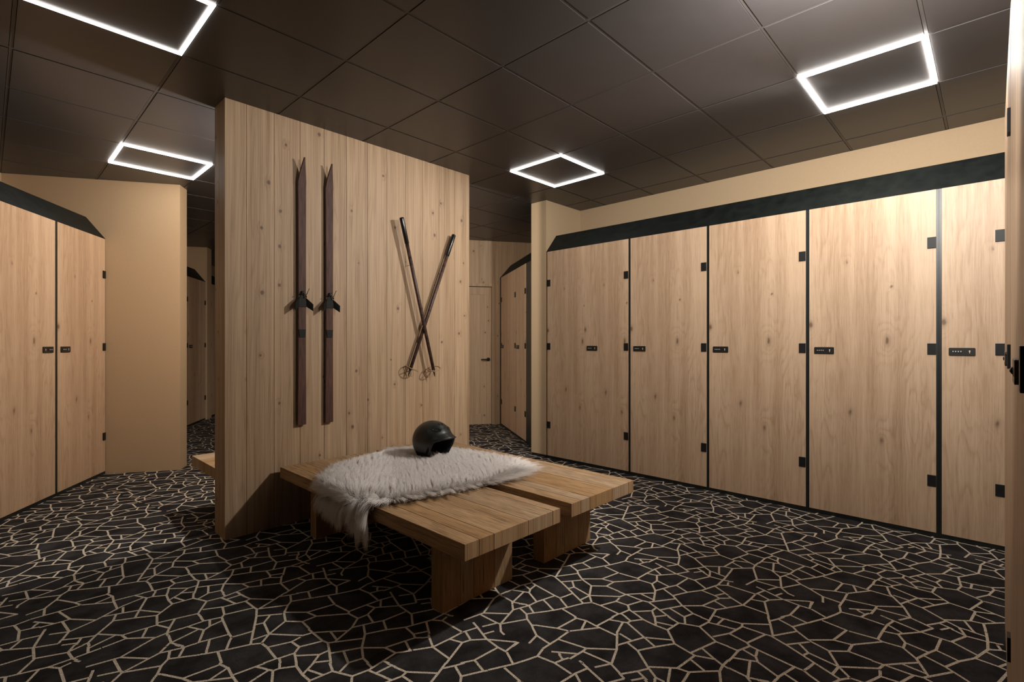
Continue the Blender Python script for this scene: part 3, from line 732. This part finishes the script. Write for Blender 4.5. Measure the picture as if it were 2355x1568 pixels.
def rug_fur(n=100000, K=7):
    rng = np.random.default_rng(5)
    P = rng.uniform((1.14, 1.96), (2.46, 3.16), (n * 4, 2)); P = P[inside(P, HULL)][:n]
    Q = rng.uniform((1.22, 2.15), (1.315, 2.80), (n // 4, 2)); P = np.concatenate([P, Q[inside(Q, HULL)][:n // 8]]); n = len(P)
    # comb direction: away from the parting line
    best = np.full(n, 9.0); near = np.zeros((n, 2))
    for a, b in zip(SPINE[:-1], SPINE[1:]):
        ab = b - a; t = np.clip(((P - a) @ ab) / (ab @ ab), 0, 1); q = a + t[:, None] * ab
        d = np.linalg.norm(P - q, axis=1); k = d < best; best[k] = d[k]; near[k] = q[k]
    fl = P - near; fl /= (np.linalg.norm(fl, axis=1, keepdims=True) + 1e-6)
    hg = (P[:, 0] < 1.30)[:, None]
    fl = np.where(hg, np.column_stack([np.full(n, -0.9), np.clip((P[:, 1] - 2.395) * 3.2, -0.7, 0.9)]), fl)
    # tufts: strands lean with their neighbours
    nc = 5200; C = rng.uniform((1.14, 1.96), (2.46, 3.16), (nc, 2)); cd = rng.normal(0, 0.20, (nc, 2)); cid = np.zeros(n, int)
    for s in range(0, n, 4000):
        d2 = ((P[s:s+4000, None, :] - C[None]) ** 2).sum(2); cid[s:s+4000] = d2.argmin(1)
    fl = fl + cd[cid] + rng.normal(0, 0.09, (n, 2))
    ed = edge_dist(P, HULL); front = (P[:, 1] < near[:, 1])
    root, nn, tt = lay(P, 0.0045)
    f3 = tt * fl[:, :1] + np.column_stack([np.zeros(n), fl[:, 1], np.zeros(n)])
    L = rng.uniform(0.75, 1.15, n) * np.where(best < 0.02, 0.065, 0.088)
    L = L * np.where(P[:, 0] < 1.29, rng.uniform(0.6, 1.0, n), 1.0)
    lie = np.clip(0.55 + 0.45 * (1 - ed / 0.10), 0.5, 1.0) + np.where(front, 0.25, 0.0)   # edges and the parting's front lie flatter
    lie = lie * np.clip(best / 0.05, 0.35, 1.0)
    toC = np.column_stack([C[cid] - P, np.zeros(n)]); hang = nn[:, 0] < -0.5
    pts = np.zeros((n, K, 3), np.float32)
    for k in range(K):
        t = k / (K - 1)
        up = (0.85 * t - 0.42 * t * t * np.minimum(lie, 1.0)); along = lie * (0.30 * t + 0.55 * t * t)
        p = root + nn * (L * up)[:, None] + f3 * (L * along)[:, None]
        p += np.where(hang[:, None], 0.0, toC * 0.6 * t)                          # tips gather into tufts
        p[:, 2] -= np.where(hang, 0.35, 0.10) * L * t * t
        low = (~hang) & (p[:, 2] < BH + 0.003) & (p[:, 0] > EDGE)
        p[:, 2] = np.where(low, BH + 0.003, p[:, 2])
        pts[:, k] = p
    pts -= np.array(rug.location, np.float32)
    hc = bpy.data.hair_curves.new('fur'); hc.add_curves([K] * n)
    hc.attributes['position'].data.foreach_set('vector', pts.ravel())
    at = hc.attributes.get('radius') or hc.attributes.new('radius', 'FLOAT', 'POINT')
    rad = np.tile(np.linspace(0.00050, 0.00010, K), n).astype(np.float32); at.data.foreach_set('value', rad)
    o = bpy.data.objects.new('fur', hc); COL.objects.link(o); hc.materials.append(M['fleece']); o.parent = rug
    tag(o, 'long white hair of the sheepskin', kind='stuff')
rug_hide(); rug_fur()

# ------------------------------------------------------------------ helmet
M['shell'] = plain('matt_black_shell', (0.014, 0.016, 0.015), 0.36, 0.5)
M['gloss'] = plain('gloss_black', (0.012, 0.012, 0.012), 0.15, 0.5)
M['rubber'] = plain('black_rubber', (0.010, 0.010, 0.010), 0.45)
M['liner'] = plain('black_liner_fabric', (0.012, 0.012, 0.013), 0.95, 0.1, 0, 0.6, 220.0, 0.5)
M['buckle'] = plain('buckle_plastic', (0.03, 0.03, 0.03), 0.2)
def helmet(loc, rz):
    """local +x is the face side"""
    e = tag(empty('ski_helmet', loc, rz), 'matt black ski helmet with open face resting on the sheepskin', 'helmet')
    CZ = 0.125
    def edge(az):                                    # lowest elevation of the shell at azimuth az (deg)
        a = abs(az)
        if a < 50: return 19 - 8 * (a / 50.0) ** 2
        if a < 76:
            t = (a - 50) / 26.0; t = t * t * (3 - 2 * t); return 11 - 56 * t
        if a < 110: return -45 + 4 * (a - 76) / 34.0
        return -41 + 7 * (a - 110) / 70.0
    def pt(az, el, off=0.0):
        ra, re = math.radians(az), math.radians(el)
        a = 0.140 if abs(az) < 90 else 0.150
        b, c = 0.116, 0.128 if el > 0 else 0.150
        x, y, z = (a + off) * math.cos(re) * math.cos(ra), (b + off) * math.cos(re) * math.sin(ra), (c + off) * math.sin(re)
        if el < 0:                                   # tuck in below the equator
            k = 1 - 0.10 * (el / 46.0) ** 2; x *= k; y *= k
        return Vector((x, y, z + CZ))
    AZ = [i * 5 for i in range(-36, 36)]; NE = 22
    def surf(off, name, mat, brim=0.0, thick=0.006, cut=0.0):
        mb = MB(); rings = []
        for az in AZ:
            e0 = edge(az) + cut; col = []
            for k in range(NE):
                t = k / NE; el = e0 + (90 - e0) * t
                p = pt(az, el, off)
                if brim and abs(az) < 66:
                    w = (math.cos(math.radians(az * 90 / 66.0))) ** 0.6 * max(0.0, 1 - t * 7) ** 2
                    p += Vector((0.038 * brim * w, 0, -0.005 * w))
                col.append(mb.bm.verts.new(p))
            rings.append(col)
        top = mb.bm.verts.new(pt(0, 90, off)); fs = []; n = len(AZ)
        for i in range(n):
            a, b = rings[i], rings[(i + 1) % n]
            for k in range(NE - 1): fs.append(mb.bm.faces.new((a[k], b[k], b[k+1], a[k+1])))
            fs.append(mb.bm.faces.new((a[-1], b[-1], top)))
        mb._fin(fs, 0, 0, True)
        o = mb.build(name, M[mat], e)
        md = o.modifiers.new('thick', 'SOLIDIFY'); md.thickness = thick; md.offset = -1
        return o
    surf(0.0, 'shell', 'shell', 1.0, 0.006)
    surf(-0.009, 'liner', 'liner', 0.0, 0.016, cut=-3.0)
    rim = []
    for az in AZ:
        p = pt(az, edge(az), -0.002)
        if abs(az) < 66: p += Vector((0.036 * (math.cos(math.radians(az * 90 / 66.0))) ** 0.6, 0, -0.005))
        rim.append(p)
    rb = MB(); rb.tube(rim, 0.0042, 8, closed=True); rb.build('edge_trim', M['rubber'], e)
    br = MB(); br.tube([pt(az, edge(az) - 5, -0.012) for az in range(-62, 63, 4)], 0.0105, 10, flat=(1.0, 0.8)); br.build('brow_pad', M['liner'], e)
    for s in (-1, 1):
        pd = MB(); grid = []
        for i in range(15):
            az = 60 + 62 * i / 14.0; col = []
            lo = -60 + 10 * abs(i - 6) / 7.0; hi = -22 if i > 3 else -2 - 7 * i
            for k in range(9):
                q = k / 8.0; el = hi + (lo - hi) * q; p = pt(s * az, el, -0.012 + 0.006 * math.sin(PI * q))
                if p.z < 0.004: p.z = 0.004
                col.append(pd.bm.verts.new(p))
            grid.append(col)
        fs = [pd.bm.faces.new((a[k], a[k+1], b[k+1], b[k])) for a, b in zip(grid[:-1], grid[1:]) for k in range(8)]
        pd._fin(fs, 0, 0, True)
        po = pd.build('ear_pad', M['liner'], e)
        md = po.modifiers.new('thick', 'SOLIDIFY'); md.thickness = 0.022; md.offset = 0
        md = po.modifiers.new('soft', 'BEVEL'); md.width = 0.006; md.segments = 2
        st = MB(); st.tube([pt(s * 82, -46, -0.012), Vector((0.035, s * 0.060, 0.006)), Vector((0.060, s * 0.022, 0.004))], 0.008, 8, flat=(0.25, 1.0)); st.build('chin_strap', M['rubber'], e)
        vt = MB()
        pts = [pt(s * az, el, 0.0006) for az, el in ((18, 40), (27, 44), (38, 44.5), (50, 41), (44, 37.5), (33, 35.5), (24, 36))]
        f = vt.bm.faces.new([vt.bm.verts.new(p) for p in pts]); vt.build('side_vent', M['gloss'], e)
        vr = MB(); vr.tube([pt(s * az, el, 0.0012) for az, el in ((18, 40), (27, 44.5), (38, 45.5), (51, 41.3), (44, 37), (33, 35), (24, 35.5))], 0.0018, 6, closed=True); vr.build('vent_rim', M['gloss'], e)
        v2 = MB(); v2.tube([pt(s * az, el, 0.0005) for az, el in ((9, 56), (14, 60), (17, 65))], [0.001, 0.0042, 0.001], 8); v2.build('top_vent', M['gloss'], e)
    bk = MB(); bk.box((0.052, -0.020, 0.001), (0.072, 0.022, 0.012), bev=0.003); bk.tube([(0.06, -0.012, 0.008), (0.045, -0.03, 0.03), (0.028, -0.035, 0.06)], 0.006, 8, flat=(0.4, 1)); bk.build('buckle', M['buckle'], e)
    return e
helmet((2.085, 2.725, BH + 0.010), math.radians(-84)).scale = (1.05, 1.05, 1.05)
